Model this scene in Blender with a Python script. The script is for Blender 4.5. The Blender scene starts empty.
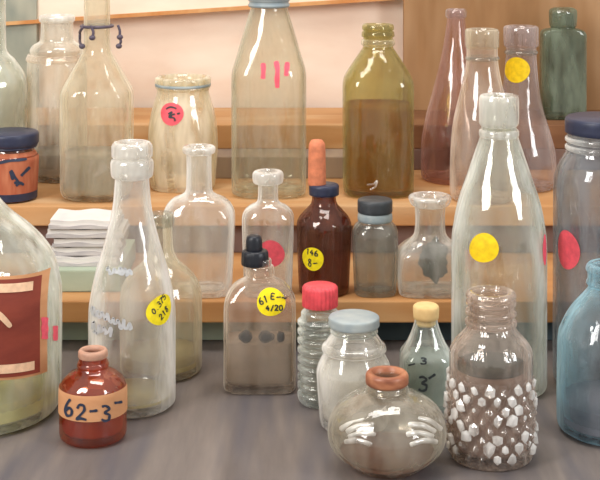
import bpy, bmesh, math, random
from mathutils import Vector
random.seed(7)
C = bpy.context.scene.collection
PI = math.pi
# ------------------------------------------------------------------ camera numbers
F, HZ, EYE = 1365.0, -100.0, 0.44          # focal length (px), horizon row, eye height above the table top


def zat(py, Y):
    return EYE - (py - HZ) * Y / F


def xat(px, Y):
    return (px - 300.0) * Y / F


# ------------------------------------------------------------------ materials
def lin(h):
    if isinstance(h, str):
        c = [int(h[i:i + 2], 16) / 255 for i in (0, 2, 4)]
    else:
        c = [x / 255 for x in h]
    return tuple((x / 12.92 if x <= .04045 else ((x + .055) / 1.055) ** 2.4) for x in c) + (1.0,)


class NT:
    def __init__(s, name):
        s.m = bpy.data.materials.new(name)
        s.m.use_nodes = True
        s.t = s.m.node_tree
        s.t.nodes.clear()

    def n(s, kind, **kw):
        nd = s.t.nodes.new(kind)
        for k, v in kw.items():
            if k.startswith('_'):
                setattr(nd, k[1:], v)
            else:
                key = int(k[1:]) if k[0] == 'i' and k[1:].isdigit() else k.replace('__', ' ')
                if hasattr(v, 'is_output'):
                    s.t.links.new(v, nd.inputs[key])
                else:
                    nd.inputs[key].default_value = v
        return nd

    def math(s, op, a, b=None, c=None, clamp=False):
        nd = s.t.nodes.new('ShaderNodeMath')
        nd.operation = op
        nd.use_clamp = clamp
        for i, v in enumerate((a, b, c)):
            if v is None:
                continue
            if hasattr(v, 'is_output'):
                s.t.links.new(v, nd.inputs[i])
            else:
                nd.inputs[i].default_value = v
        return nd.outputs[0]

    def mixc(s, f, a, b):
        nd = s.t.nodes.new('ShaderNodeMix')
        nd.data_type = 'RGBA'
        for i, v in ((0, f), (6, a), (7, b)):
            if hasattr(v, 'is_output'):
                s.t.links.new(v, nd.inputs[i])
            else:
                nd.inputs[i].default_value = v
        return nd.outputs[2]

    def out(s, sh):
        o = s.t.nodes.new('ShaderNodeOutputMaterial')
        s.t.links.new(sh, o.inputs[0])
        return s.m


def noise(t, scale=(1, 1, 1), freq=10.0, detail=3.0, obj=False, rough=.55):
    tc = t.n('ShaderNodeTexCoord')
    mp = t.n('ShaderNodeMapping', Vector=tc.outputs['Object'], Scale=scale)
    return t.n('ShaderNodeTexNoise', Vector=mp.outputs[0], Scale=freq, Detail=detail, Roughness=rough)


def paint(name, c1, c2, scale=(1, 1, 1), freq=12.0, rough=.6, c3=None, spec=.3, lo=.35, hi=.65, metal=0.0, bump=.15):
    """matt brushed surface: two or three colours in streaks"""
    t = NT(name)
    nz = noise(t, scale, freq, 5.0)
    r = t.n('ShaderNodeMapRange', Value=nz.outputs[0], From__Min=lo, From__Max=hi)
    col = t.mixc(r.outputs[0], lin(c1), lin(c2))
    if c3:
        n2 = noise(t, tuple(x * 1.7 for x in scale), freq * .45, 2.0)
        r2 = t.n('ShaderNodeMapRange', Value=n2.outputs[0], From__Min=.5, From__Max=.72)
        col = t.mixc(r2.outputs[0], col, lin(c3))
    bp = t.n('ShaderNodeBump', Strength=bump, Distance=.004, Height=nz.outputs[0])
    b = t.n('ShaderNodeBsdfPrincipled', Base__Color=col, Roughness=rough, Metallic=metal, Normal=bp.outputs[0])
    b.inputs['Specular IOR Level'].default_value = spec
    return t.out(b.outputs[0])


def plain(name, c, rough=.5, spec=.4):
    t = NT(name)
    nz = noise(t, (1, 1, 1), 160.0, 2.0)
    f = t.n('ShaderNodeMapRange', Value=nz.outputs[0], From__Min=.3, From__Max=.7, To__Min=.82, To__Max=1.12)
    cc = t.n('ShaderNodeHueSaturation', Color=lin(c), Value=f.outputs[0])
    b = t.n('ShaderNodeBsdfPrincipled', Base__Color=cc.outputs[0], Roughness=rough)
    b.inputs['Specular IOR Level'].default_value = spec
    return t.out(b.outputs[0])


def glass(name, tint='f2f2ea', deep='c8cabc', mist='e6e4da', haze=.04, edge=.45, gloss=.05, rough=.06, wav=.4, freq=26.0, pw=3.0):
    """thin hand-made glass: clear tint, thicker tint and bloom where the wall is seen edge on, wavy gloss"""
    t = NT(name)
    nz = noise(t, (1, 1, .35), freq, 3.0)
    bp = t.n('ShaderNodeBump', Strength=wav, Distance=.01, Height=nz.outputs[0])
    lw = t.n('ShaderNodeLayerWeight', Blend=.5, Normal=bp.outputs[0])
    e = t.math('POWER', lw.outputs['Facing'], pw)
    root = lambda c: tuple(x ** .42 for x in lin(c)[:3]) + (1.0,)      # light crosses four walls of a bottle
    tc = t.mixc(e, root(tint), root(deep))
    tr = t.n('ShaderNodeBsdfTransparent', Color=tc)
    d = t.n('ShaderNodeBsdfDiffuse', Color=lin(mist), Normal=bp.outputs[0])
    tl = t.n('ShaderNodeBsdfTranslucent', Color=lin(mist), Normal=bp.outputs[0])
    ms = t.n('ShaderNodeMixShader', i0=.45, i1=d.outputs[0], i2=tl.outputs[0])
    n2 = noise(t, (1, 1, .3), freq * 2.2, 2.0)
    mott = t.n('ShaderNodeMapRange', Value=n2.outputs[0], From__Min=.35, From__Max=.68, To__Min=.25, To__Max=1.6)
    hz = t.math('MULTIPLY_ADD', e, edge * 1.35, haze * .62)
    hz = t.math('MULTIPLY', hz, mott.outputs[0], clamp=True)
    m1 = t.n('ShaderNodeMixShader', i0=hz, i1=tr.outputs[0], i2=ms.outputs[0])
    fr = t.math('POWER', lw.outputs['Facing'], 5.0)
    fr = t.math('MULTIPLY_ADD', fr, .55, gloss, clamp=True)
    g = t.n('ShaderNodeBsdfGlossy', Color=(1, 1, 1, 1), Roughness=rough, Normal=bp.outputs[0])
    m2 = t.n('ShaderNodeMixShader', i0=fr, i1=m1.outputs[0], i2=g.outputs[0])
    return t.out(m2.outputs[0])


def liquid(name, c, alpha=.75, tint='c8b89a'):
    t = NT(name)
    nz = noise(t, (1, 1, 2.2), 22.0, 3.0)
    f = t.n('ShaderNodeMapRange', Value=nz.outputs[0], From__Min=.3, From__Max=.7, To__Min=.8, To__Max=1.15)
    cc = t.n('ShaderNodeHueSaturation', Color=lin(c), Value=f.outputs[0])
    d = t.n('ShaderNodeBsdfDiffuse', Color=cc.outputs[0])
    tl = t.n('ShaderNodeBsdfTranslucent', Color=cc.outputs[0])
    dd = t.n('ShaderNodeMixShader', i0=.4, i1=d.outputs[0], i2=tl.outputs[0])
    tr = t.n('ShaderNodeBsdfTransparent', Color=lin(tint))
    m = t.n('ShaderNodeMixShader', i0=alpha, i1=tr.outputs[0], i2=dd.outputs[0])
    return t.out(m.outputs[0])


M = {}
M['wall'] = paint('pink_plaster', 'e5d1c0', 'dcc4b2', (1, 1, 2.5), 9, .8, 'e9dacb', .1)
M['wall_top'] = paint('pale_panel', 'e6d8c6', 'dccbb8', (1, 1, 3), 9, .8, None, .1)
M['line'] = paint('orange_lath', 'b8763f', 'c99a68', (2, 1, 1), 14, .7)
M['sage'] = paint('sage_panel', '9a9b8c', '868a80', (3, 1, 1), 8, .8, 'b2ae9c', .1)
M['brownboard'] = paint('brown_board', '9a7450', '8a6644', (4, 1, .8), 7, .7, 'a58260', .15)
M['oak'] = paint('orange_wood', 'bf9162', 'b07f50', (1, 4, 6), 7, .6, 'c49f76', .25)
M['oak_low'] = paint('orange_wood_low', 'bd8a58', 'aa7648', (1, 4, 6), 7, .6, 'c49a6c', .25)
M['teal'] = paint('pale_sage_panel', 'a9b3a2', '8f9a8e', (1, 1, 2), 9, .8)
M['greybrown'] = paint('grey_brown_panel', '9a8774', '86756a', (4, 1, 1), 8, .8)
M['maroon'] = paint('brown_panel', '7d655a', '6b5550', (4, 1, 1), 8, .8)
M['table'] = paint('grey_table', '5f5754', '7d736d', (7, .8, 1), 6, .55, '585458', .35, .3, .7)
M['floor'] = paint('floor_boards', '6b5a4a', '57493d', (1, 8, 1), 4, .7)
M['paper'] = paint('paper', 'dcd6cf', 'c9c4c2', (1, 1, 8), 30, .8, None, .1)
M['papergrey'] = paint('grey_paper', 'a7a2a4', 'c3bcb8', (1, 1, 6), 30, .8, None, .1)
M['sagebox'] = paint('sage_box', 'abb5a2', '9ca894', (1, 1, 2), 18, .8, 'b6bcac', .1)
M['yellow'] = plain('yellow_paper', 'f2dc10', .6)
M['deepyellow'] = plain('deep_yellow_paper', 'efc90c', .6)
M['red'] = plain('red_paper', 'd9505c', .6)
M['pink'] = plain('pink_red_reflection', 'e85a6c', .6)
M['ink'] = plain('dark_ink', '2b2f33', .6)
M['navyink'] = plain('navy_ink', '2a3348', .6)
M['navy'] = plain('navy_plastic', '2c3148', .4)
M['black'] = plain('black_rubber', '1d2028', .35)
M['slate'] = plain('slate_cap', '3d4146', .4)
M['redcap'] = plain('red_plastic', 'd84a52', .4)
M['cork'] = paint('cork', 'e3c68d', 'd3b078', (1, 1, 1), 60, .8)
M['copper'] = paint('copper_rim', '96583c', 'b87c5a', (1, 1, 2), 60, .4, '7a4530', .5)
M['rubber'] = plain('orange_rubber', 'd07c58', .6)
M['darkteal'] = paint('dark_teal_panel', '4d5c62', '3f4c54', (4, 1, 1), 8, .8)
M['brownwood'] = paint('brown_wood', '80583a', '6f4a30', (1, 4, 6), 7, .65, '8a6444')
M['tanlabel'] = paint('tan_label', 'cf9a70', 'c48c62', (1, 1, 3), 30, .8)
M['tanlip'] = plain('dusky_tan', 'b58a74', .5)
M['redlabel'] = paint('dark_red_label', '8e4030', '7d362a', (1, 1, 3), 20, .7)
M['cream'] = plain('cream_ink', 'ecc3a0', .7)
M['saltlabel'] = paint('salmon_label', 'b0674a', 'a0563c', (5, 5, 1), 20, .8, 'c07c5c')
M['bluegrey'] = paint('blue_grey_metal', '84929a', 'a9b0ae', (1, 1, 1), 40, .4)
M['dirt'] = plain('grey_residue', '54544f', .9)
M['darkrefl'] = plain('dark_reflection', '34383c', .8)  # colour of the dark reflections modelled at the liquid line
M['emboss'] = plain('raised_grey_glass', 'b4b6b8', .3)
M['wire'] = plain('purple_wire', '544a58', .4)

M['g_clear'] = glass('clear_glass')
M['g_milk'] = glass('milky_glass', 'f2f0e8', 'd2d0c2', 'f8f6ee', .3, .7)
M['g_white'] = glass('white_glass', 'f4f2ec', 'd8d8d0', 'faf9f6', .16, 1.0, .07, pw=1.9)
M['g_lip'] = glass('thick_white_glass', 'f0eee8', 'd0d0ca', 'f6f5f2', .6, .7, .1)
M['g_cloud'] = glass('clouded_glass', 'f0eee6', 'd0d0c8', 'eeece6', .24, .9, .07, pw=2.0)
M['g_cream'] = glass('cream_glass', 'f3ecd8', 'd8cfb8', 'fbf5e4', .6, .5)
M['g_pale'] = glass('pale_olive_glass', 'f1efe2', 'a0a898', 'e6e4d4', .10, .5)
M['g_olive'] = glass('olive_glass', 'd6cc92', '8c8f58', 'd3cf9a', .12, .35)
M['g_pink'] = glass('pink_glass', 'e8d4cc', 'b58e90', 'd4b4b0', .16, .45)
M['g_tan'] = glass('tan_glass', 'f1e6da', 'c4b6a0', 'f4ebe0', .16, .9)
M['g_lav'] = glass('lavender_glass', 'ebe3e0', '9a9194', 'ddd4d4', .14, .55)
M['g_green'] = glass('dark_green_glass', 'aab3a0', '66705f', '94a08a', .7, .2)
M['g_grey'] = glass('grey_glass', 'd8d8d0', '868c88', 'bdbeb8', .25, .45)
M['g_amber'] = glass('amber_glass', 'c07a50', '6a2c18', '8a4a30', .16, .12, .06)
M['g_brown'] = glass('brown_glass', 'a06a4e', '5a3024', '8f573f', .45, .12, .05)
M['g_red'] = glass('red_amber_glass', 'e58a5c', '94381c', 'd06c40', .22, .12, .09)
M['g_yel'] = glass('yellowish_glass', 'f5f0e2', 'c4bb9c', 'f6f0de', .22, .8)
M['g_green2'] = glass('greenish_glass', 'eaece0', 'a3b0a2', 'f5f7f3', .10, .9, .08, pw=1.9)
M['g_blue'] = glass('blue_glass', 'e8eaea', '9cc8d6', 'b4dcea', .05, 1.1, .06, pw=2.2)
M['g_steel'] = glass('blue_grey_glass', 'ced1d5', '8a9096', 'adb2b9', .34, .45, .07)
M['g_teal'] = glass('teal_grey_glass', 'e4e8e2', '98a8a0', 'eef2ee', .14, 1.0, .07, pw=2.0)
M['g_press'] = glass('pressed_glass', 'efe4da', '9c8c82', 'e2d4c8', .12, .55, .1, .08, .4, 60, 1.7)
M['g_glint'] = glass('painted_glint_glass', 'f6f4f0', 'e8e6e2', 'fbfaf8', 1.1, .3, .15)  # white put into the glass so the diamond points read as glints
M['g_globe'] = glass('smoky_globe_glass', 'e6dfd2', 'a6a698', 'd2cdc0', .34, .4, .06)
M['g_relief'] = glass('relief_glass', 'f2eee6', 'd8d4ca', 'f8f5ee', 1.0, .3, .12)
M['l_grey'] = liquid('grey_liquid', 'beb5a8', .72, 'e0d8cc')
M['l_teal'] = liquid('teal_liquid', 'd2dcd4', .62, 'e0e8e2')
M['l_white'] = liquid('milky_powder', 'f4f2ec', .85)
M['l_olive'] = liquid('olive_liquid', 'c8924e', .5, 'e0b878')
M['l_yellow'] = liquid('yellow_residue', 'efe9b4', .6, 'f0ecd0')
M['l_amber'] = liquid('amber_liquid', 'd8824a', .5, 'e09858')
M['l_rose'] = liquid('rosy_dregs', 'b58a72', .5, 'd8b4a0')
M['l_pinkgrey'] = liquid('pink_grey_contents', 'c4aea2', .55, 'e0d0c4')
M['l_dark'] = liquid('dark_green_grey_surface', '3f4a42', .95)
M['l_purple'] = liquid('purple_grey_powder', 'b4b4be', .6, 'd8d8e0')
M['l_pale'] = liquid('pale_yellow_residue', 'd8cf9c', .6)


# ------------------------------------------------------------------ object helpers
def link(name, me, mat, parent=None, smooth=True):
    o = bpy.data.objects.new(name, me)
    C.objects.link(o)
    if mat:
        me.materials.append(mat)
    if smooth:
        for p in me.polygons:
            p.use_smooth = True
    if parent:
        o.parent = parent
    return o


def from_bm(name, bm, mat, parent=None, smooth=True):
    bmesh.ops.recalc_face_normals(bm, faces=bm.faces)
    me = bpy.data.meshes.new(name)
    bm.to_mesh(me)
    bm.free()
    return link(name, me, mat, parent, smooth)


def tag(o, label, cat=None, group=None, kind=None):
    o['label'] = label
    if cat:
        o['category'] = cat
    if group:
        o['group'] = group
    if kind:
        o['kind'] = kind
    return o


def thing(name, loc, label, cat, group=None):
    o = bpy.data.objects.new(name, None)
    o.empty_display_size = .02
    C.objects.link(o)
    o.location = loc
    return tag(o, label, cat, group)


def boxbm(bm, x0, x1, y0, y1, z0, z1, bev=.002):
    r = bmesh.ops.create_cube(bm, size=1)
    for v in r['verts']:
        v.co = ((x0 + x1) / 2 + v.co.x * (x1 - x0), (y0 + y1) / 2 + v.co.y * (y1 - y0), (z0 + z1) / 2 + v.co.z * (z1 - z0))
    if bev:
        es = {e for v in r['verts'] for e in v.link_edges}
        bmesh.ops.bevel(bm, geom=list(es), offset=bev, segments=2, affect='EDGES', profile=.6)
    return bm


def box(name, b, mat, parent=None, bev=.002):
    bm = bmesh.new()
    boxbm(bm, *b, bev=bev)
    return from_bm(name, bm, mat, parent, smooth=False)


def catmull(pts, k=5):
    out = []
    n = len(pts)
    for i in range(n - 1):
        p0, p1, p2, p3 = pts[max(i - 1, 0)], pts[i], pts[i + 1], pts[min(i + 2, n - 1)]
        for j in range(k):
            t = j / k
            q = []
            for a, b, c, d in zip(p0, p1, p2, p3):
                m1, m2 = (c - a) * .5, (d - b) * .5
                # monotone-ish limit so that walls do not bulge past their control points
                dl = c - b
                lim = 2.2 * abs(dl)
                m1 = max(-lim, min(lim, m1)); m2 = max(-lim, min(lim, m2))
                q.append((2 * t**3 - 3 * t**2 + 1) * b + (t**3 - 2 * t**2 + t) * m1 + (-2 * t**3 + 3 * t**2) * c + (t**3 - t**2) * m2)
            out.append(tuple(q))
    out.append(tuple(pts[-1]))
    return out


def sect(rx, ry, n, th):
    s, c = math.sin(th), math.cos(th)
    e = 2.0 / n
    return (rx * math.copysign(abs(s) ** e, s), -ry * math.copysign(abs(c) ** e, c))


def loft(bm, rings, seg=64, cap0=True, cap1=True, mod=None):
    """rings: (rx, ry, n, z) from bottom to top"""
    vs = []
    for (rx, ry, n, z) in rings:
        row = []
        for i in range(seg):
            th = 2 * PI * i / seg
            k = mod(th, z) if mod else 1.0
            x, y = sect(rx * k, ry * k, n, th)
            row.append(bm.verts.new((x, y, z)))
        vs.append(row)
    for a, b in zip(vs, vs[1:]):
        for i in range(seg):
            j = (i + 1) % seg
            bm.faces.new((a[i], a[j], b[j], b[i]))
    if cap0:
        bm.faces.new(vs[0][::-1])
    if cap1:
        bm.faces.new(vs[-1])
    return vs


class Vessel:
    """a bottle or jar: glass body lofted from a silhouette, standing on z0"""

    def __init__(s, name, label, cat, px, Y, z0, prof, mat, top_open=True, wall=.0022, base=.006, rot=0.0, seg=64, mod=None, group=None):
        z0 = z0 + .0006
        s.px, s.Y, s.z0 = px, Y, z0
        s.k = Y / F
        s.root = thing(name, (xat(px, Y), Y, z0), label, cat, group)
        pts = []
        for i, p in enumerate(prof):
            py, r = p[0], p[1]
            n = p[2] if len(p) > 2 else 2.0
            d = p[3] if len(p) > 3 else 1.0
            z = 0.0 if i == 0 else zat(py, Y) - z0
            pts.append((r * s.k, n, d, z))
        pts = pts[:1] + [p for p in pts[1:] if p[3] > .003]
        s.p = catmull(pts)
        rings = [(r, r * d, n, z) for r, n, d, z in s.p]
        # rounded heel and push-up under the base
        r0 = rings[0]
        outer = [(r0[0] * .72, r0[1] * .72, r0[2], .0015), (r0[0] * .86, r0[1] * .86, r0[2], 0.0002), (r0[0] * .95, r0[1] * .95, r0[2], 0.0)] + \
                [(r0[0] * .99, r0[1] * .99, r0[2], .0012)] + [q for q in rings if q[3] > .002]
        top = rings[-1]
        inner = []
        for q in reversed(rings):
            if q[3] < base + .002:
                break
            inner.append((max(q[0] - wall, .001), max(q[1] - wall, .001), q[2], q[3]))
        last = inner[-1]
        inner += [(last[0] * .96, last[1] * .96, last[2], base), (last[0] * .8, last[1] * .8, last[2], base - .0012), (last[0] * .3, last[1] * .3, last[2], base + .001)]
        bm = bmesh.new()
        lipz = top[3] + wall * .45
        lip = [(top[0] - wall * .25, top[1] - wall * .25, top[2], lipz), (top[0] - wall * .75, top[1] - wall * .75, top[2], lipz)]
        loft(bm, outer + lip + inner, seg, True, True, mod)
        s.rings = rings
        s.wall, s.base = wall, base
        s.body = from_bm('glass_body', bm, mat, s.root)
        s.top = top[3]
        if rot:
            s.root.rotation_euler.z = rot

    def at(s, z):
        R = s.rings
        if z <= R[0][3]:
            return R[0][:3]
        for a, b in zip(R, R[1:]):
            if a[3] <= z <= b[3] and b[3] > a[3]:
                t = (z - a[3]) / (b[3] - a[3])
                return tuple(a[i] + (b[i] - a[i]) * t for i in range(3))
        return R[-1][:3]

    def z(s, py):
        return zat(py, s.Y) - s.z0

    # point on the outside: u, v in pixels about (px, py) of the bottle's front, wrapped round the wall
    def wrap(s, x, z, off):
        rx, ry, n = s.at(z)
        rx += off; ry += off
        q = max(-.985, min(.985, x / rx))
        return Vector((q * rx, -ry * (1 - abs(q) ** n) ** (1 / n), z))

    def arc(s, x0, u, z, off):
        rx, ry, n = s.at(z)
        rx += off; ry += off
        th = math.asin(max(-.99, min(.99, x0 / rx))) + u / rx
        x, y = sect(rx, ry, n, th)
        return Vector((x, y, z))

    def spot(s, px, py, off):
        """local x, z of the point of the front wall seen at picture point (px, py)"""
        y = -s.at(s.z(py))[1]
        x0 = xat(s.px, s.Y)
        x = z = 0.0
        for _ in range(6):
            Yf = s.Y + y
            x, z = xat(px, Yf) - x0, zat(py, Yf) - s.z0
            y = s.wrap(x, z, off).y
        return x, z

    def put(s, px, py, du, dv, off, arc):
        if not arc:
            return s.wrap(*s.spot(px + du, py + dv, off), off)
        x, z = s.spot(px, py, off)
        return s.arc(x, du * s.k, z - dv * s.k, off)

    def zf(s, py):
        r = s.at(s.z(py))[1]
        r = s.at(zat(py, s.Y - r) - s.z0)[1]
        return zat(py, s.Y - r) - s.z0

    def sticker(s, px, py, r, mat, label, name='sticker', arc=True, sx=1.0, off=.0006):
        bm = bmesh.new()
        NR, NS = 7, 36
        c = bm.verts.new(s.put(px, py, 0, 0, off, arc))
        prev = None
        for i in range(1, NR + 1):
            row = []
            for j in range(NS):
                a = 2 * PI * j / NS
                w = 1 + .025 * math.sin(3 * a + px)
                row.append(bm.verts.new(s.put(px, py, r * sx * w * i / NR * math.cos(a), r * w * i / NR * math.sin(a), off, arc)))
            for j in range(NS):
                k = (j + 1) % NS
                if prev is None:
                    bm.faces.new((c, row[j], row[k]))
                else:
                    bm.faces.new((prev[j], row[j], row[k], prev[k]))
            prev = row
        o = from_bm(name, bm, mat, s.root)
        if label:
            o['label'] = label
        return o

    def patch(s, px0, px1, py0, py1, mat, name='label', label=None, off=.0006, bow=0.0, arcdeg=None, parent=None, slant=0.0):
        """rectangular paper label wrapped on the wall (front view extent px0..px1, or an angle range)"""
        bm = bmesh.new()
        NU, NV = 36, 12
        g = []
        for j in range(NV + 1):
            row = []
            for i in range(NU + 1):
                f, h = i / NU, j / NV
                py = py0 + (py1 - py0) * h + slant * (f - .5)
                z = s.zf(py)
                rx, ry, n = s.at(z)
                if arcdeg:
                    x, y = sect(rx + off, ry + off, n, math.radians(arcdeg[0] + (arcdeg[1] - arcdeg[0]) * f))
                    row.append(bm.verts.new((x, y, z)))
                else:
                    row.append(bm.verts.new(s.wrap((px0 + (px1 - px0) * f - s.px) * s.k, z, off)))
            g.append(row)
        for j in range(NV):
            for i in range(NU):
                bm.faces.new((g[j][i], g[j + 1][i], g[j + 1][i + 1], g[j][i + 1]))
        o = from_bm(name, bm, mat, parent or s.root)
        if label:
            o['label'] = label
        return o

    def strokes(s, lines, w, mat, name='writing', parent=None, label=None, off=.0011, arc=False, org=None, tube=False):
        """hand strokes: polylines in picture px on the bottle's front"""
        bm = bmesh.new()
        for ln in lines:
            pts = catmull([tuple(map(float, p)) for p in ln], 6)
            rows = []
            for i, (x, y) in enumerate(pts):
                a, b = pts[max(i - 1, 0)], pts[min(i + 1, len(pts) - 1)]
                dx, dy = b[0] - a[0], b[1] - a[1]
                L = math.hypot(dx, dy) or 1
                nx, ny = -dy / L, dx / L
                ww = w * (.92 + .1 * math.sin(i * .7 + ln[0][0])) * (.6 if i in (0, len(pts) - 1) else 1)
                row = []
                for q, lift in ((-.5, 0), (-.25, .7), (.25, .7), (.5, 0)) if tube else ((-.5, 0), (.5, 0)):
                    X, Yp = x + nx * ww * q, y + ny * ww * q
                    o2 = off + lift * ww * s.k * .5
                    if org:
                        row.append(bm.verts.new(s.put(org[0], org[1], X - org[0], Yp - org[1], o2, arc)))
                    else:
                        row.append(bm.verts.new(s.put(X, Yp, 0, 0, o2, False)))
                rows.append(row)
            for r0, r1 in zip(rows, rows[1:]):
                for i in range(len(r0) - 1):
                    bm.faces.new((r0[i], r1[i], r1[i + 1], r0[i + 1]))
        o = from_bm(name, bm, mat, parent or s.root)
        if parent and not label:
            pass
        if label:
            o['label'] = label
        return o

    def ring(s, prof, mat, name='rim', label=None, cap=False, mod=None, seg=64, hole=None, dx=0.0):
        """turned part on the bottle's axis: prof (py, r) bottom to top; hollow unless cap"""
        rows = [(r * s.k, r * s.k, 2.0, s.z(py)) for py, r in prof]
        rows = catmull(rows, 3)
        bm = bmesh.new()
        if cap:
            loft(bm, rows, seg, True, True, mod)
        else:
            h = (hole or min(r for _, r in prof) - 3) * s.k
            rows = [(h, h, 2.0, rows[0][3])] + rows + [(h, h, 2.0, rows[-1][3])]
            vs = loft(bm, rows, seg, False, False, mod)
            for i in range(seg):
                j = (i + 1) % seg
                bm.faces.new((vs[-1][i], vs[-1][j], vs[0][j], vs[0][i]))
        if dx:
            for v in bm.verts:
                v.co.x += dx * s.k
        o = from_bm(name, bm, mat, s.root)
        if label:
            o['label'] = label
        return o

    def fill(s, py_top, mat, name='liquid', label=None, gap=.0005, wob=0.0):
        zt = s.z(py_top)
        rows = []
        N = 18
        for i in range(N + 1):
            z = s.base + .0012 + (zt - s.base - .0012) * i / N
            rx, ry, n = s.at(max(z, s.base + .004))
            q = s.wall + gap
            rows.append((rx - q, ry - q, n, z))
        rows.insert(0, (rows[0][0] * .9, rows[0][1] * .9, rows[0][2], s.base + .0012))
        rows[1] = (rows[1][0] * .97,) + (rows[1][1] * .97,) + rows[1][2:]
        bm = bmesh.new()
        vs = loft(bm, rows, 48)
        if wob:
            for k, v in enumerate(vs[-1]):
                v.co.z += wob * math.sin(k * 2 * PI / 48 * 2 + 1)
        o = from_bm(name, bm, mat, s.root)
        if label:
            o['label'] = label
        return o


GLY = {
    '0': [[(.5, 1), (.12, .7), (.15, .2), (.5, 0), (.85, .25), (.82, .75), (.5, 1)]],
    '1': [[(.3, .8), (.55, 1), (.5, .5), (.5, 0)]],
    '2': [[(.1, .75), (.3, 1), (.7, .95), (.75, .65), (.35, .3), (.05, .05), (.45, .1), (.95, 0)]],
    '3': [[(.1, .95), (.5, 1), (.85, .8), (.4, .55), (.85, .4), (.8, .1), (.4, 0), (.05, .12)]],
    '4': [[(.6, 1), (.1, .4), (.9, .42)], [(.65, .7), (.6, 0)]],
    '5': [[(.85, 1), (.25, .95), (.2, .6), (.7, .6), (.8, .2), (.4, 0), (.1, .1)]],
    '6': [[(.7, 1), (.3, .7), (.12, .3), (.35, .02), (.75, .05), (.85, .32), (.55, .48), (.2, .3)]],
    '7': [[(.05, 1), (.9, .95), (.5, .5), (.3, 0)]],
    '8': [[(.8, .85), (.45, 1), (.2, .75), (.75, .35), (.6, 0), (.2, .1), (.3, .45), (.8, .85)]],
    'E': [[(.85, .95), (.2, 1), (.15, .55), (.7, .55)], [(.15, .55), (.2, 0), (.9, .05)]],
    '/': [[(.85, 1.05), (.1, -.1)]],
    '-': [[(.05, .45), (.5, .5), (.95, .58)]],
    '~': [[(.0, .4), (.3, .6), (.6, .4), (1, .6)]],
    '.': [[(.4, .05), (.6, .1)]],
}


def text(st, x, y, w, h, rot=0.0, sp=1.15):
    """strokes of a hand-written string: x, y = left end of its baseline (px), rot in degrees (picture, anticlockwise)"""
    ca, sa = math.cos(math.radians(rot)), math.sin(math.radians(rot))
    out = []
    for i, ch in enumerate(st):
        for ln in GLY.get(ch, []):
            out.append([(x + ((i * sp + a) * w) * ca - b * h * sa, y - ((i * sp + a) * w) * sa - b * h * ca) for a, b in ln])
    return out


# ------------------------------------------------------------------ the setting
wall = box('wall_back', (-1.3, 1.3, 1.86, 1.92, -.75, 1.3), M['wall'], bev=0)
wall['kind'] = 'structure'
fl = box('floor', (-1.3, 1.3, -.4, 1.92, -.80, -.75), M['floor'], bev=0)
fl['kind'] = 'structure'


def slanted(name, p, q, th, y0, y1, mat, h=None):
    """strip fixed along the wall from picture point p to q; th = height in px (upward)"""
    bm = bmesh.new()
    a = (xat(p[0], y0), zat(p[1], y0)); b = (xat(q[0], y0), zat(q[1], y0))
    t = th * y0 / F
    vs = []
    for y in (y0, y1):
        for (x, z) in ((a[0], a[1]), (b[0], b[1]), (b[0], b[1] + t), (a[0], a[1] + t)):
            vs.append(bm.verts.new((x, y, z)))
    for f in ((0, 1, 2, 3), (7, 6, 5, 4), (0, 4, 5, 1), (1, 5, 6, 2), (2, 6, 7, 3), (3, 7, 4, 0)):
        bm.faces.new([vs[i] for i in f])
    o = from_bm(name, bm, mat, None, smooth=False)
    o['kind'] = 'structure'
    return o


slanted('trim_1', (-80, 31), (395, 0), 3.5, 1.838, 1.862, M['line'])
slanted('trim_2', (-80, 27), (420, -5), 90, 1.848, 1.862, M['wall_top'])
o = box('trim_3', (xat(-90, 1.845), xat(37, 1.845), 1.843, 1.861, .16, .42), M['sage'], bev=.001)
o['kind'] = 'structure'

# table
tb = thing('table', (0, 1.3, -.75), 'grey brown painted table with streaky top under all the bottles', 'table')


def tpart(name, b, m):
    o = box(name, (b[0], b[1], b[2] - 1.3, b[3] - 1.3, b[4] + .75, b[5] + .75), m, tb)
    return o


tpart('tabletop', (-.72, .72, .74, 1.855, -.03, 0), M['table'])
for sx in (-1, 1):
    for yy in (.80, 1.79):
        tpart('leg', (sx * .66 - .025, sx * .66 + .025, yy - .025, yy + .025, -.75, -.03), M['table'])

# stepped shelf
S1, S2, S3 = .049, .1037, .160
sh = thing('stepped_shelf', (0, 1.55, 0), 'three orange brown wooden steps rising behind the front bottles', 'shelf')


def spart(name, b, m, label=None, tilt=0.0):
    o = box(name, (b[0], b[1], b[2] - 1.55, b[3] - 1.55, b[4], b[5]), m, sh, bev=.0015)
    if label:
        o['label'] = label
    return o


spart('step_board', (-.46, .46, 1.33, 1.525, .028, S1), M['oak_low'], 'lowest orange wooden step')
spart('step_board', (-.46, .46, 1.50, 1.715, .0818, S2), M['oak'], 'middle orange wooden step')
spart('step_board', (-.46, .128, 1.70, 1.842, .130, S3), M['oak'], 'top orange wooden step')
spart('step_board', (.1285, .46, 1.70, 1.842, .130, S3), M['brownwood'], 'darker brown end of the top step')
spart('riser_panel', (-.45, .02, 1.362, 1.374, .0005, .028), M['teal'], 'pale sage panel under the lowest step')
spart('riser_panel', (.0205, .45, 1.362, 1.374, .0005, .028), M['darkteal'], 'dark teal panel under the lowest step')
spart('riser_panel', (-.45, .45, 1.513, 1.525, S1, .0818), M['maroon'], 'brown panel under the middle step')
spart('riser_panel', (-.45, -.205, 1.70, 1.712, S2, .130), M['greybrown'], 'grey brown panel under the top step')
spart('riser_panel', (-.2045, .128, 1.648, 1.712, S2, .130), M['greybrown'], 'grey brown block under the top step')
spart('riser_panel', (.1285, .45, 1.70, 1.712, S2, .130), M['maroon'], 'dark brown panel under the top step')
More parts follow.
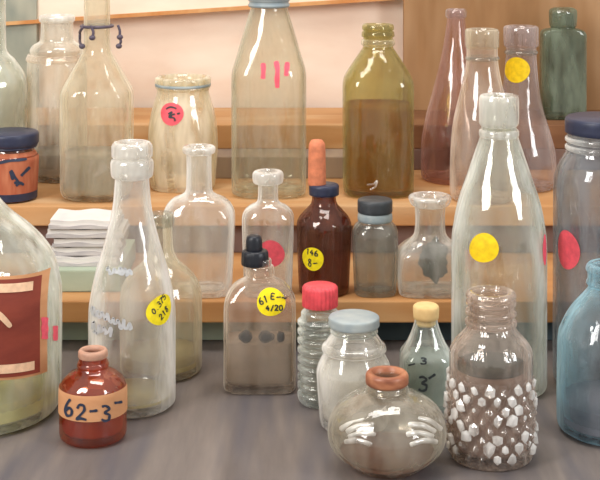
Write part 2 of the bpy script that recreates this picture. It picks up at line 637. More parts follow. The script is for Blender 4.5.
for sx in (-1, 1):
    bm = bmesh.new()
    x0, x1 = sorted((sx * .46, sx * .475))
    pr = [(1.33, 0), (1.842, 0), (1.842, S3), (1.70, S3), (1.70, S2), (1.50, S2), (1.50, S1), (1.33, S1)]
    a = [bm.verts.new((x0, y - 1.55, z)) for y, z in pr]
    b = [bm.verts.new((x1, y - 1.55, z)) for y, z in pr]
    bm.faces.new(a); bm.faces.new(b[::-1])
    for i in range(8):
        j = (i + 1) % 8
        bm.faces.new((a[i], b[i], b[j], a[j]))
    from_bm('side_panel', bm, M['oak'], sh, smooth=False)

bb = box('backing_board', (xat(404, 1.815), .46, 1.815, 1.833, S3, .46), M['brownboard'], bev=.001)
tag(bb, 'plain brown wooden board standing upright behind the bottles at upper right', 'board')

# ------------------------------------------------------------------ row on the middle and top steps
# bottle cut by the left border
v = Vessel('clear_bottle', 'clear round shouldered bottle behind the rust brown jar, cut by the left edge', 'bottle', -9, 1.625, S2,
           [(186, 33), (180, 36), (90, 36), (74, 33), (60, 24), (48, 15), (14, 14.5), (-18, 14)], M['g_green2'])
v.ring([(-20, 15), (-19, 17), (-8, 17), (-7, 15)][::-1], M['g_lip'], 'rim')
v.fill(64, M['l_white'], 'liquid', 'pale milky contents')

v = Vessel('milky_jar', 'milky wide necked jar with ridged shoulder, between rust brown jar and wire necked bottle', 'jar', 57, 1.652, S2,
           [(180, 28), (174, 30), (72, 30), (60, 29), (55, 26), (50, 27), (45, 24), (40, 17), (30, 16), (18, 16)], M['g_milk'])
v.ring([(22, 16.5), (20, 18), (17, 18), (15, 16.5)], M['g_lip'], 'rim')
v.ring([(61, 29), (59, 31), (54, 29)], M['g_tan'], 'shoulder_ridge', hole=22)
v.fill(150, M['l_grey'], 'liquid', 'grey contents')

# bottle with wire collar
v = Vessel('wire_necked_bottle', 'clear faceted bottle with a purple beaded wire around its neck', 'bottle', 97, 1.55, S2,
           [(197, 30, 3), (193, 33, 3.2), (186, 35, 3.4), (150, 35.3, 3.4), (97, 35.5, 3.4), (90, 34.5, 3.4), (84, 31.5, 3.2), (70, 24, 2.6), (56, 16.5, 2.1), (49, 13.8, 2), (36, 13.2, 2), (10, 13, 2), (-14, 13, 2)], M['g_yel'], seg=64)
v.ring([(-6, 14), (-8, 17), (-18, 17), (-20, 14)], M['g_lip'], 'rim')
v.fill(152, M['l_grey'], 'liquid', 'grey contents')


def tube(bm, pts, r, seg=8):
    rows = []
    for i, p in enumerate(pts):
        d = (pts[min(i + 1, len(pts) - 1)] - pts[max(i - 1, 0)]).normalized()
        up = Vector((0, 0, 1)) if abs(d.z) < .9 else Vector((1, 0, 0))
        a = d.cross(up).normalized(); b = d.cross(a)
        rows.append([bm.verts.new(p + r * (math.cos(2 * PI * k / seg) * a + math.sin(2 * PI * k / seg) * b)) for k in range(seg)])
    for r0, r1 in zip(rows, rows[1:]):
        for k in range(seg):
            j = (k + 1) % seg
            bm.faces.new((r0[k], r0[j], r1[j], r1[k]))
    bm.faces.new(rows[0]); bm.faces.new(rows[-1][::-1])


k = v.k
bm = bmesh.new()
R = 15.5 * k
zc = v.z(26)
tube(bm, [Vector((R * math.sin(t), -R * math.cos(t), zc)) for t in [2 * PI * i / 32 for i in range(33)]], 1.6 * k)
hooks = []
for pts in ([(85, 26), (80, 33), (80, 40), (84, 45)], [(93, 24), (96, 30), (95, 36)], [(118, 25), (120, 31), (120, 37)], [(119, 36), (121, 41), (119, 46)]):
    hooks.append(pts[-1])
    P = []
    for (x, y) in catmull([tuple(map(float, p)) for p in pts], 5):
        xx = (x - 97) * k
        yy = -math.sqrt(max((17 * k) ** 2 - min(abs(xx), 17 * k) ** 2, 0)) - .001
        P.append(Vector((xx, yy, v.z(y))))
    tube(bm, P, 1.4 * k)
from_bm('wire_collar', bm, M['wire'], v.root)
for (x, y) in hooks:
    bm = bmesh.new()
    xx = (x - 97) * k
    yy = -math.sqrt(max((17 * k) ** 2 - min(abs(xx), 17 * k) ** 2, 0)) - .001
    bmesh.ops.create_uvsphere(bm, u_segments=14, v_segments=10, radius=2.7 * k)
    for q in bm.verts:
        q.co = Vector((q.co.x * 1.2 + xx, q.co.y + yy, q.co.z + v.z(y)))
    from_bm('bead', bm, M['wire'], v.root)

# rust-brown jar with dark lid
v = Vessel('rust_jar', 'rust brown jar with navy lid and dark brushed marks, at the left edge', 'jar', 10, 1.537, S2,
           [(203, 26), (198, 28), (156, 28), (152, 25), (146, 23), (134, 23)], M['g_amber'])
v.ring([(147, 25.5), (146, 27), (144, 26)], M['navy'], 'lid_ring', hole=22)
v.ring([(145, 26.5), (142, 28.5), (134, 28.5), (131.5, 27)], M['navy'], 'lid', cap=True)
lb = v.patch(0, 0, 154, 196, M['saltlabel'], 'label', 'rust coloured paper wrap', arcdeg=(-110, 110))
v.strokes([[(-1, 163), (8, 161), (18, 160), (27, 159)], [(21, 176), (26, 171), (30, 167)], [(11, 170), (14, 176), (18, 182), (14, 183)], [(10, 171), (13, 180)],
           [(16, 186), (20, 183), (24, 185)]], 3.2, M['navyink'], 'writing', lb)
v.patch(0, 0, 195, 202.5, M['navy'], 'base_band', 'dark band round the foot', arcdeg=(-110, 110), off=.0008)

# cream jar
v = Vessel('cream_jar', 'cream tinted jar with a round red sticker below its lip', 'jar', 183, 1.60, S2,
           [(190, 32, 2.5), (184, 34.5, 2.6), (150, 34.5, 2.6), (128, 34, 2.5), (112, 31.5, 2.3), (100, 28, 2.1), (92, 26, 2), (86, 26, 2), (78, 25.5, 2)], M['g_cream'])
v.ring([(89, 26), (87, 27.5), (84, 26.5), (82, 28), (78, 28), (76.5, 26)], M['g_cream'], 'rim', hole=23.5)
v.ring([(86, 26.6), (85.4, 28), (83.6, 28), (83, 26.6)], M['bluegrey'], 'rim_line', 'blue grey line round the lip', hole=25)
st = v.sticker(172, 114, 11.5, M['red'], 'round red sticker', arc=False)
v.strokes([[(166, 109), (170, 107), (175, 108), (176, 109)], [(168, 114), (172, 112), (169, 117), (174, 118), (175, 121)], [(170, 118), (172, 115), (175, 114)], [(177, 114), (180, 113)]],
          1.8, M['ink'], 'writing', st)

# tall clear bottle
v = Vessel('tall_clear_bottle', 'tall pale square shouldered bottle with three red strokes on its front', 'bottle', 269, 1.572, S2,
           [(193, 34.5, 3.4), (188, 37, 3.6), (130, 37.3, 3.6), (78, 37.3, 3.6), (70, 36.6, 3.6), (62, 34.5, 3.3), (48, 30.3, 2.8), (30, 25, 2.3), (14, 20.2, 2), (6, 18, 2), (-10, 17, 2)], M['g_pale'])
v.ring([(7, 19.5), (5, 21), (2, 19.5), (0, 21), (-3, 21)], M['bluegrey'], 'neck_ring', 'blue grey neck ring', hole=17)
v.ring([(-1, 21), (-2, 22), (-13, 22), (-15, 20.5)], M['bluegrey'], 'cap', 'blue grey screw cap', cap=True)
v.strokes([[(263, 63), (263.4, 70), (262.8, 79)], [(276, 61), (277.5, 70), (277, 79), (277.4, 88)], [(287.5, 62), (286.8, 69), (286.2, 76)]], 5.2, M['pink'], 'red_lettering', label='three red printed strokes', arc=False)

# olive bottle
v = Vessel('olive_bottle', 'olive green bottle with ringed neck and dark base line', 'bottle', 378, 1.572, S2,
           [(192, 33, 3.4), (187, 35, 3.6), (140, 35.3, 3.6), (88, 35.3, 3.6), (80, 34.5, 3.6), (73, 31.5, 3.2), (60, 23.5, 2.5), (51, 17.5, 2.1), (46, 15, 2), (28, 14.5, 2)], M['g_olive'])
v.ring([(46, 15), (44, 17), (40, 16.5), (39, 15)], M['g_yel'], 'neck_ring', hole=14)
v.ring([(37, 15), (36, 16.5), (32, 16), (31, 15)], M['g_olive'], 'neck_ring', hole=14)
v.ring([(30, 15), (29, 16), (25, 15.5), (24, 14)], M['g_olive'], 'rim', hole=11)
v.fill(104, M['l_olive'], 'liquid', 'olive brown liquid')
v.strokes([[(367, 185), (374, 184), (377, 181), (375, 187), (370, 190)]], 2.2, M['g_relief'], 'embossed_mark', tube=True)

# pink tall bottle
v = Vessel('pink_bottle', 'tall slender pink mauve bottle tapering smoothly to a narrow top', 'bottle', 456, 1.645, S2,
           [(177, 34), (170, 35), (140, 34.5), (115, 30), (90, 23), (62, 16), (35, 11), (20, 9), (10, 8.5)], M['g_pink'])
v.ring([(18, 9), (16, 10.5), (11, 10.5), (9, 9)], M['g_lav'], 'rim', hole=6.5)

# tan bottle
v = Vessel('tan_bottle', 'pale tan bottle with a wide ringed neck, right of the pink mauve bottle', 'bottle', 482, 1.535, S2,
           [(197, 30), (190, 32), (150, 31.5), (120, 28.5), (95, 22.5), (72, 17.5), (60, 16), (44, 15.5), (30, 15.5)], M['g_tan'])
v.ring([(48, 15.5), (46, 17), (32, 17), (29, 15.5)], M['g_pale'], 'rim', hole=12.5)
v.ring([(60, 16), (58.5, 17.5), (56, 16)], M['g_grey'], 'neck_ring', hole=14)

# lavender bottle
v = Vessel('lavender_bottle', 'grey lavender bottle with thick lip and plain yellow sticker on its neck', 'bottle', 521, 1.60, S2,
           [(190, 33), (183, 35), (155, 34.5), (135, 30), (112, 23), (92, 18.5), (60, 15.5), (46, 15), (28, 15)], M['g_lav'])
v.ring([(47, 15), (45, 17.5), (28, 17.5), (26, 15.5)], M['g_lav'], 'rim', hole=12)
v.ring([(54, 15.2), (52.5, 17), (50, 15.2)], M['g_grey'], 'neck_ring', hole=13)
v.sticker(517, 70, 12.8, M['deepyellow'], 'round yellow sticker', arc=False)

# dark green flask on the top step
v = Vessel('green_flask', 'dark green flat flask with glass stopper, standing on the top step', 'flask', 563, 1.75, S3,
           [(118, 20, 7, .6), (114, 22, 7, .6), (70, 22, 7, .6), (36, 22, 7, .6), (32, 21.3, 6, .6), (29.5, 18.5, 4, .7), (28, 13, 2.4, .9), (25, 11.5, 2, 1), (14, 11.5, 2, 1)], M['g_green'])
v.ring([(27, 12), (25, 13.5), (12, 14), (9, 12.5), (7.5, 9)], M['g_green'], 'stopper', 'green glass stopper', cap=True)
v.patch(549, 579, 36, 112, M['g_green'], 'face_panel', 'raised dark front panel', off=.0012)

# ------------------------------------------------------------------ row on the lowest step
v = Vessel('flat_flask', 'large clear flask with rounded shoulders and flared lip beside the tall milk bottle', 'flask', 199, 1.360, S1,
           [(298, 33, 3.2, .7), (292, 35.5, 3.4, .7), (222, 36, 3.4, .7), (208, 34, 3, .7), (199, 27, 2.4, .75), (194, 17, 2, .9), (188, 13, 2, 1), (156, 12.5, 2, 1), (149, 14, 2, 1)], M['g_white'])
v.ring([(154, 13), (152, 16), (148, 16.5), (146, 15)], M['g_lip'], 'rim', hole=11)

v = Vessel('small_clear_bottle', 'small clear bottle with thick square lip and round red sticker behind black dropper', 'bottle', 268, 1.357, S1,
           [(298, 24, 3, .8), (293, 26, 3.2, .8), (222, 26, 3.2, .8), (212, 24.5, 2.8, .8), (206, 19, 2.4, .85), (202, 12, 2, 1), (196, 10, 2, 1), (174, 10, 2, 1)], M['g_white'])
v.ring([(184, 10.5), (182, 15), (174, 15.5), (171, 13.5)], M['g_lip'], 'rim', hole=8)
v.sticker(271, 254, 13.5, M['red'], 'round red sticker', arc=False)

v = Vessel('brown_bottle', 'dark brown bottle with navy collar and orange rubber bulb', 'bottle', 324, 1.362, S1,
           [(297, 25), (291, 27.5), (228, 27.5), (218, 25.5), (210, 19), (204, 13.5), (198, 12), (188, 12)], M['g_brown'])
v.ring([(195, 13), (194, 15), (186, 15), (184, 13.5)], M['navy'], 'collar', 'navy screw collar', cap=True)
v.ring([(185, 8.5), (183, 9), (150, 8.5), (144, 8), (140, 5.5)], M['rubber'], 'dropper_bulb', 'orange rubber bulb', cap=True, dx=-7)
st = v.sticker(312, 259, 11.5, M['yellow'], 'round yellow sticker', arc=True, sx=1.05)
v.strokes(text('146', 305, 255, 4, 5.5, -4) + text('8-', 307, 266.5, 5, 7, 0), 1.2, M['ink'], 'writing', st, org=(312, 259), arc=True)

v = Vessel('grey_bottle', 'small grey glass bottle with dark slate cap, right of the dark brown bottle', 'bottle', 375, 1.36, S1,
           [(294, 21, 3), (289, 23, 3.2), (236, 23, 3.2), (227, 21.5, 2.8), (221, 17, 2.2), (214, 15.5, 2), (206, 15, 2)], M['g_grey'])
v.ring([(221, 16), (219, 17.5), (213, 17), (212, 15.5)], M['bluegrey'], 'neck_ring', 'grey neck band', hole=14)
v.ring([(212, 16.5), (211, 17.5), (201, 17.5), (199, 16)], M['slate'], 'cap', 'dark slate cap', cap=True)

v = Vessel('clouded_bottle', 'clear square bottle with wide flared lip and a dark grey smudge inside', 'bottle', 430, 1.36, S1,
           [(299, 32, 4, .75), (294, 33.5, 4.2, .75), (270, 33.5, 4.2, .75), (255, 33.3, 4, .75), (249, 31.5, 3.6, .75), (243, 26, 2.8, .8), (238, 19.5, 2.2, .9), (232, 15.8, 2, 1), (220, 14.8, 2, 1), (206, 15.5, 2, 1), (199, 17, 2, 1)], M['g_cloud'])
v.ring([(206, 16), (204, 19), (199, 21.5), (196, 21), (195, 19)], M['g_lip'], 'rim', hole=15)
bm = bmesh.new()
bmesh.ops.create_icosphere(bm, subdivisions=4, radius=1)
for q in bm.verts:
    w = 1 + .14 * math.sin(5 * q.co.x + 1) * math.cos(6 * q.co.z) + .07 * math.sin(13 * q.co.z + 9 * q.co.x)
    q.co = Vector((q.co.x * 14 * v.k * w + 3 * v.k, q.co.y * 7 * v.k - .006, q.co.z * 20 * v.k * w + v.z(259)))
from_bm('residue', bm, M['dirt'], v.root)['label'] = 'dark grey smudge inside'

# papers on a sage box
bx = box('sage_box', (xat(40, 1.372), xat(122, 1.372), 1.36, 1.485, S1 + .0004, .0714), M['sagebox'], bev=.0015)
tag(bx, 'low pale sage box on the lowest step, carrying the pile of papers', 'box')
names = ['topmost of the pale booklets piled on the sage box', 'second from the top of the pale booklets on the sage box', 'middle of the pale booklets piled on the sage box',
         'second from the bottom of the pale booklets on the sage box', 'bottom of the pale booklets, lying directly on the sage box']
z = .0716
for i in range(5):
    h = .0094
    x0, x1 = xat(46, 1.375) + .003 * ((i * 7) % 3), xat(118, 1.375) + .002 * ((i * 5) % 4)
    y0, y1 = 1.372 + .002 * ((i * 3) % 4), 1.424
    r = thing('booklet', ((x0 + x1) / 2, (y0 + y1) / 2, z), names[4 - i], 'booklet', 'booklets piled on the sage box')
    hw, hd = (x1 - x0) / 2, (y1 - y0) / 2

    def sheet(nm, za, zb, ins, mat):
        bm = bmesh.new()
        N = 18
        rows = []
        for a in range(N + 1):
            x = -hw + ins + (2 * hw - 2 * ins) * a / N
            w = .0009 * math.sin(a * .6 + i * 2)
            rows.append([bm.verts.new((x, yy, zz + (w if zz > .0006 else 0))) for yy, zz in ((-hd + ins, za), (hd - ins, za), (hd - ins, zb), (-hd + ins, zb))])
        for p, q in zip(rows, rows[1:]):
            for c in range(4):
                d = (c + 1) % 4
                bm.faces.new((p[c], p[d], q[d], q[c]))
        bm.faces.new(rows[0]); bm.faces.new(rows[-1][::-1])
        return from_bm(nm, bm, mat, r, smooth=False)
    sheet('cover', 0, .0034, 0, M['papergrey'])['label'] = 'grey cover'
    sheet('pages', .0034, h - .0010, .0015, M['paper'])
    z += h

# ------------------------------------------------------------------ front row on the table
v = Vessel('glass_jug', 'big clear jug with a dark red label, cut by the left edge', 'jug', -28, 1.178, 0,
           [(408, 82), (398, 88), (300, 89), (280, 87), (255, 80), (232, 62), (215, 42), (200, 28), (188, 20), (150, 19)], M['g_green2'], wall=.003, base=.008)
v.ring([(160, 20), (157, 24), (150, 24), (147, 21)], M['g_lip'], 'rim', hole=16)
v.fill(378, M['l_yellow'], 'liquid', 'yellow green dregs')
lb = v.patch(-75, 54, 275, 380, M['tanlabel'], 'label_border', 'tan label border', off=.0006, slant=22)
lb2 = v.patch(-70, 49, 278, 377, M['redlabel'], 'label', 'dark red paper label', off=.0011, slant=21)
v.patch(-66, 43, 282, 291, M['cream'], 'label_stripe', 'cream stripe', off=.0016, parent=lb2, slant=19)
v.patch(-66, 45, 364, 373, M['cream'], 'label_stripe', 'cream stripe', off=.0016, parent=lb2, slant=19)
v.strokes([[(-10, 307), (0, 315), (11, 327)], [(-12, 331), (-1, 319)]], 6, M['cream'], 'writing', lb2, off=.0017)
v.strokes([[(45, 317), (45, 324), (45, 331), (45, 339)]], 7.5, M['pink'], 'red_lettering', label='red printed stroke', off=.001)
v.strokes([[(56, 325), (56, 330), (56, 335), (56, 340)]], 5.5, M['pink'], 'red_lettering', label='red printed stroke', off=.001)

v = Vessel('milk_bottle', 'tall clear bottle with double ringed lip and written yellow sticker, behind the little amber bottle', 'bottle', 132, 1.19, 0,
           [(405, 41), (398, 43.5), (318, 43.5), (296, 41.5), (270, 36), (240, 27), (210, 20), (185, 17.5), (165, 16.5), (145, 16)], M['g_white'], wall=.0026, base=.007)
v.ring([(178, 17), (175, 21), (162, 21.5), (158, 18.5)], M['g_lip'], 'neck_ring', hole=15)
v.ring([(157.5, 17), (156, 20.5), (146, 20.5), (142, 17.5)], M['g_lip'], 'rim', hole=13)
v.fill(392, M['l_pale'], 'liquid', 'pale yellow dregs')
st = v.sticker(161, 310, 14, M['yellow'], 'round yellow sticker with handwriting', arc=True, sx=1.2)
v.strokes(text('0.375', 153, 313, 3.6, 6, 40) + text('218', 162, 320, 4, 6, 38), 1.15, M['ink'], 'writing', st, org=(161, 310), arc=True)
rnd = random.Random(4)
for (x, y, n, hh, sl) in ((107, 271, 5, 7, .7), (90, 312, 8, 9, 2.3), (92, 330, 4, 12, .8)):
    zig = []
    xx, yy = x, y
    for i in range(n):
        zig += [(xx, yy + rnd.uniform(-.1, .3) * hh), (xx + rnd.uniform(.5, 2.5), yy - hh * rnd.uniform(.3, .7)), (xx + rnd.uniform(2.5, 4.5), yy - hh * rnd.uniform(-.2, .4)),
                (xx + rnd.uniform(1.5, 3.5), yy + hh * rnd.uniform(.0, .4))]
        xx += 5.3
        yy += sl
    v.strokes([zig], 3.0, M['emboss'], 'embossed_lettering', label='grey white lettering', off=.0008)

v = Vessel('yellowish_bottle', 'yellowish clear bottle half hidden behind the tall bottle with ringed lip', 'bottle', 161, 1.275, 0,
           [(371, 38), (364, 41), (300, 41), (284, 38), (272, 30), (262, 19), (252, 13), (240, 11.5), (216, 11)], M['g_yel'])
v.ring([(226, 11.5), (223, 13.5), (216, 13.5), (213, 12)], M['g_grey'], 'rim', 'grey lip', hole=9)
v.fill(350, M['l_pale'], 'liquid', 'yellow olive dregs')

v = Vessel('amber_bottle', 'little red amber bottle with tan label reading 62-3-', 'bottle', 93, 1.118, 0,
           [(437, 31), (430, 33.5), (392, 33.5), (382, 32), (374, 25), (369, 16), (364, 14), (352, 13.5)], M['g_red'])
v.ring([(367, 14.5), (365, 16), (361, 15)], M['g_red'], 'neck_ring', hole=12)
v.ring([(357, 13.8), (356, 14.8), (351, 14.6), (349, 13)], M['tanlip'], 'rim', 'dusky tan lip', hole=10)
v.fill(400, M['l_amber'], 'liquid', 'amber liquid')
lb = v.patch(0, 0, 396, 422, M['tanlabel'], 'label', 'tan paper label', arcdeg=(-100, 100))
v.strokes(text('6', 64, 416, 9, 17) + text('2', 76, 420, 11, 15) + text('-', 89, 415, 9, 8) + text('3', 101, 421, 10, 15) + text('-', 114, 407, 9, 9), 2.8, M['navyink'], 'writing', lb)

v = Vessel('pharmacy_bottle', 'flat clear medicine bottle with black dropper top, holding grey liquid', 'bottle', 260, 1.231, 0,
           [(388, 34, 5, .62), (381, 36, 5, .62), (308, 36, 5, .62), (294, 33, 4.2, .62), (284, 26, 3.2, .65), (277, 15, 2.2, .9), (272, 12, 2, 1), (260, 11.5, 2, 1)], M['g_tan'], base=.007)
v.ring([(276, 12.5), (274, 14.5), (267, 14), (265, 12.5)], M['g_tan'], 'neck_ring', 'peach tinted neck ring', hole=11)
v.ring([(265, 12), (264, 13.5), (252, 13), (250, 11)], M['black'], 'collar', 'black screw collar', cap=True, dx=-5, mod=lambda th, z: 1 + .02 * math.cos(20 * th))
v.ring([(252, 7.5), (249, 8.5), (240, 8), (236, 6.5), (234.5, 3)], M['black'], 'dropper_bulb', 'black rubber bulb', cap=True, dx=-6)
v.fill(337, M['l_grey'], 'liquid', 'grey liquid')
st = v.sticker(271, 302, 14.3, M['yellow'], 'round yellow sticker with handwriting', arc=False)
v.strokes(text('61', 260, 305, 4.4, 7, 20) + text('E-~', 270, 299, 5, 6, -8) + text('4/20', 266, 311, 3.8, 5.5, 2), 1.4, M['ink'], 'writing', st)
for (x, rx) in ((246, 7), (267, 8), (281, 4)):  # dark lumps standing in for reflections along the meniscus
    bm = bmesh.new()
    bmesh.ops.create_icosphere(bm, subdivisions=3, radius=1)
    for q in bm.verts:
        q.co = Vector((q.co.x * rx * v.k + (x - 260) * v.k, q.co.y * 3 * v.k - .016, q.co.z * 6 * v.k * (1 + .15 * math.sin(3 * q.co.x + x)) + v.z(331)))
    from_bm('reflection_blob', bm, M['darkrefl'], v.root)

prof = [(404, 20), (399, 22)]
for i in range(9):
    y = 395 - i * 9
    prof += [(y, 22.5), (y - 3, 22.5), (y - 5, 19.2), (y - 7, 19.2)]
prof += [(312, 19), (308, 15), (304, 13.5), (292, 13)]
v = Vessel('ribbed_bottle', 'ribbed clear bottle with a bright red ridged cap', 'bottle', 320, 1.195, 0, prof, M['g_teal'])
v.ring([(306, 16.5), (305, 17.5), (289, 17.5), (285.5, 16), (284, 12)], M['redcap'], 'cap', 'red ridged plastic cap', cap=True, seg=120, mod=lambda th, z: 1 + .035 * math.cos(26 * th))
v.fill(345, M['l_grey'], 'liquid', 'grey contents')

v = Vessel('white_jar', 'clear jar of whitish powder with grey blue lid, behind the round squat bottle', 'jar', 354, 1.145, 0,
           [(429, 34), (422, 37), (376, 37.5), (366, 36.5), (358, 33), (352, 30), (346, 30), (340, 27), (332, 22), (322, 21)], M['g_white'], wall=.0025)
v.ring([(351, 30.5), (349, 32.5), (345, 31.5), (343, 29)], M['g_white'], 'shoulder_ridge', hole=26)
v.ring([(333, 22.5), (331, 24), (328, 23), (326, 24.5), (323, 24)], M['g_teal'], 'rim', hole=19)
v.ring([(326, 24), (325, 25.5), (318, 25.5), (316, 24), (315, 18)], M['bluegrey'], 'lid', 'grey blue metal lid', cap=True)
v.fill(368, M['l_white'], 'powder', 'whitish powder')

v = Vessel('corked_bottle', 'clear bottle with cream cork, dark handwritten 3 and teal grey liquid', 'bottle', 426, 1.182, 0,
           [(406, 25, 3.6), (400, 26.3, 3.8), (376, 26.3, 3.8), (358, 26.2, 3.8), (352, 25, 3.4), (346, 21.5, 2.7), (336, 16.5, 2.2), (326, 12.8, 2), (320, 11.5, 2), (314, 11, 2)], M['g_teal'])
v.ring([(325, 9.5), (319, 10), (318, 12.5), (307, 13), (304.5, 11)], M['cork'], 'cork', 'cream cork stopper', cap=True)
v.fill(354, M['l_teal'], 'liquid', 'teal grey liquid')
v.strokes(text('3', 418, 391, 10, 14) + text('-', 430, 383, 9, 10, 25), 2.6, M['ink'], 'writing', label='dark handwritten 3')
v.strokes(text('-', 408, 369, 8, 8, 5) + text('3', 420, 364, 7, 6), 1.8, M['ink'], 'writing', label='small dark handwritten 3')

# round squat bottle
v = Vessel('squat_bottle', 'round squat smoky glass bottle with copper coloured rim and feathered relief', 'bottle', 387, 1.063, 0,
           [(465, 36.5), (462, 37.5), (460, 39), (457, 44), (451, 51), (443, 57), (432, 59.5), (420, 58), (409, 52), (400.5, 42), (394.5, 31), (391, 22), (386, 19), (378, 18.5)], M['g_globe'], wall=.003, base=.005)
v.ring([(392, 19), (390, 21.5), (385, 21), (383, 19)], M['g_globe'], 'neck_ring', hole=17.5)
v.ring([(384, 19.5), (382, 21.5), (375, 21.5), (372, 19.5)], M['copper'], 'rim', 'copper coloured rim', hole=15)
for cx, sg in ((352, 1), (430, -1)):
    for j, (ax, ay, bx_, by_) in enumerate(((-4, 2, 14, -18), (2, 4, 24, -8), (4, 9, 26, 6), (0, 14, 22, 20))):
        x0_, y0_ = cx + sg * (ax - 8), 428 + ay
        x1_, y1_ = cx + sg * (bx_ - 2), 428 + by_ * .75 + 2
        v.strokes([[(x0_, y0_), ((x0_ + x1_) / 2, (y0_ + y1_) / 2 - 3), (x1_, y1_)]], 5.6, M['g_relief'], 'relief_feather', label='pale raised feather', tube=True, off=.0001)

v.fill(450, M['l_rose'], 'liquid', 'rosy brown dregs')

# pressed diamond jar
def quilt(th, z):
    if z > v_z_top or z < .004:
        return 1.0
    a = th * 9 / PI
    b = z / (v_z_top / 4.5) * 1.0
    u, w = (a + b) % 1.0, (a - b) % 1.0
    d = min(min(u, 1 - u), min(w, 1 - w)) * 2
    return .925 + .13 * d


Yq = 1.08
v_z_top = zat(374, Yq)
v = Vessel('diamond_jar', 'clear pressed glass jar with a quilted diamond pattern and threaded neck', 'jar', 491, Yq, 0,
           [(458, 41), (452, 43), (440, 43.5), (430, 43.5), (420, 43.5), (410, 43.5), (400, 43.5), (390, 43), (380, 42.5), (374, 41.5), (366, 41.5), (354, 41.5), (348, 40.5), (342, 37), (335, 30.5), (329, 25.5), (322, 23), (296, 22.5)],
           M['g_press'], wall=.0035, base=.008, seg=144, mod=quilt)
for (a, b) in ((325, 26), (315, 25.5), (305, 25)):
    v.ring([(a, b - 2), (a - 1.5, b), (a - 4.5, b), (a - 6, b - 2)], M['g_press'], 'screw_thread', hole=21)
v.ring([(298, 23), (296, 25), (293, 24.5), (291, 22)], M['g_press'], 'rim', hole=19)
v.fill(368, M['l_pinkgrey'], 'contents', 'pinkish grey contents')
v.ring([(367.5, 34), (366, 35.5), (363, 34)], M['l_dark'], 'contents_skin', 'dark grey green top of the contents', cap=True)
bm = bmesh.new()  # raised diamond points, their glints painted in as white colour
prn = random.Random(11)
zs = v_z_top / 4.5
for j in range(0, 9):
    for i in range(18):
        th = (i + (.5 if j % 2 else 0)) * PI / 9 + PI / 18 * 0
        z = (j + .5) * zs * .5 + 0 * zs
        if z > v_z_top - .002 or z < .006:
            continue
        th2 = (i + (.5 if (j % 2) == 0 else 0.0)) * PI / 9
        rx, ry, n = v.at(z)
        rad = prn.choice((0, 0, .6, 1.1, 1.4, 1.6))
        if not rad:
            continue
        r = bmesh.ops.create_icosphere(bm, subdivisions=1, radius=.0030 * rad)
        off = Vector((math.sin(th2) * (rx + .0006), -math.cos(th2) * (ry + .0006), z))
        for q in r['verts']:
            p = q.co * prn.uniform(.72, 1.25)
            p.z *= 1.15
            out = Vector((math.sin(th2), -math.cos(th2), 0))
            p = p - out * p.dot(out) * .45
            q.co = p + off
from_bm('glint_points', bm, M['g_glint'], v.root, smooth=False)['label'] = 'raised glass points coloured white as painted glints'

# right milk bottle
v = Vessel('cream_top_bottle', 'very tall clear bottle with blank yellow sticker, behind the quilted jar', 'bottle', 499, 1.231, 0,
           [(388, 45), (380, 47.5), (250, 47.5), (225, 45.5), (200, 40.5), (175, 32), (150, 23.5), (136, 19), (128, 17.5), (98, 17)], M['g_green2'], wall=.0028)
v.ring([(137, 18.5), (135, 20), (131, 20), (129, 18)], M['g_lip'], 'neck_ring', hole=16)
v.ring([(126, 17.8), (122, 20), (100, 20), (95, 18)], M['g_lip'], 'rim', 'thick whitish lip', hole=14.5)
v.sticker(484, 248, 14.8, M['deepyellow'], 'round blank yellow sticker', arc=False)
v.sticker(545, 250, 15, M['pink'], 'pink painted reflection of the red sticker', arc=True, sx=.35)  # pink sliver painted on for the neighbouring red sticker's reflection

v = Vessel('navy_lidded_jar', 'tall blue grey jar with navy lid and red sticker at the right edge', 'jar', 604, 1.245, 0,
           [(383, 47), (374, 50.5), (190, 50), (170, 47), (158, 41), (150, 37), (132, 36)], M['g_steel'], wall=.003)
for a in (150, 142):
    v.ring([(a, 36.5), (a - 1.5, 38.5), (a - 4, 38.5), (a - 5.5, 36.5)], M['g_white'], 'screw_thread', hole=33)
v.ring([(133, 37), (132, 38.5), (120, 38.5), (117, 36.5)], M['navy'], 'lid', 'navy metal lid', cap=True)
v.sticker(567, 250, 19, M['red'], 'round red sticker', arc=True, sx=.8)

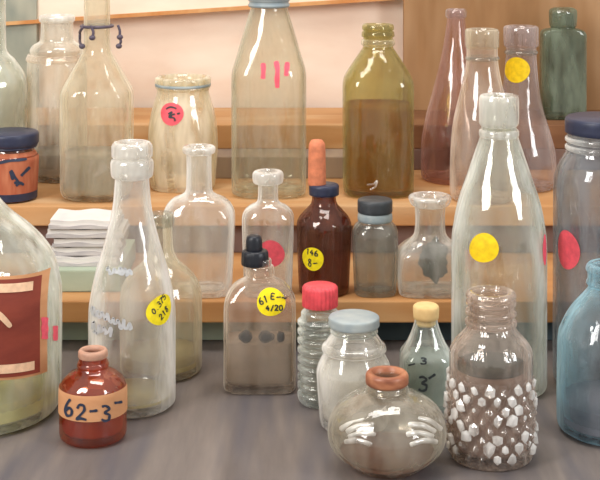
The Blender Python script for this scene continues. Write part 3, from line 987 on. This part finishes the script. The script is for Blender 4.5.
v = Vessel('blue_jar', 'pale blue edged jar with narrow neck at the lower right corner', 'jar', 612, 1.133, 0,
           [(430, 50), (420, 54.5), (345, 54), (325, 49.5), (308, 40), (294, 28), (286, 23), (268, 22)], M['g_blue'], wall=.003)
v.ring([(286, 23), (283, 25.5), (279, 24), (273, 24), (270, 26), (266, 25), (264, 23)], M['g_blue'], 'rim', hole=19)
v.fill(398, M['l_purple'], 'contents', 'purple grey contents')

# ------------------------------------------------------------------ light
def area(name, loc, target, sx, sy, power, col=(1, 1, 1)):
    L = bpy.data.lights.new(name, 'AREA')
    L.shape = 'RECTANGLE'; L.size = sx; L.size_y = sy; L.energy = power; L.color = col
    o = bpy.data.objects.new(name, L)
    C.objects.link(o)
    o.location = loc
    o.rotation_euler = (Vector(target) - Vector(loc)).to_track_quat('-Z', 'Y').to_euler()
    return o


area('left_key_light', (-1.0, .25, 1.05), (0, 1.4, .1), .45, .9, 20, (1, .97, .93))  # added light out of view, gives the glass its left highlights; no window
area('right_fill_light', (1.15, .35, .75), (0, 1.4, .12), .3, .8, 9, (.95, .98, 1))  # added fill from the right, out of view, with no window there
area('overhead_fill_light', (0, 1.25, 1.35), (0, 1.6, 0), .8, .4, 9, (1, .96, .91))  # added overhead light to brighten the wall, not a real lamp

w = bpy.data.worlds.new('room_light')
bpy.context.scene.world = w
w.use_nodes = True
bg = w.node_tree.nodes.get('Background') or w.node_tree.nodes.new('ShaderNodeBackground')
bg.inputs[0].default_value = (.86, .82, .77, 1)
bg.inputs[1].default_value = .7

# ------------------------------------------------------------------ camera
cd = bpy.data.cameras.new('camera')
cam = bpy.data.objects.new('camera', cd)
C.objects.link(cam)
cam.location = (0, 0, EYE)
cam.rotation_euler = (PI / 2, 0, 0)
cd.sensor_width = 36
cd.lens = 36 * F / 600
cd.shift_y = -(240 - HZ) / 600
cd.clip_start = .01
sc = bpy.context.scene
sc.camera = cam
sc.view_settings.view_transform = 'Standard'
sc.view_settings.look = 'None'
sc.view_settings.exposure = 0.12
sc.view_settings.gamma = 1.0
sc.view_settings.use_curve_mapping = False
sc.cycles.transparent_max_bounces = 96
sc.cycles.max_bounces = 14
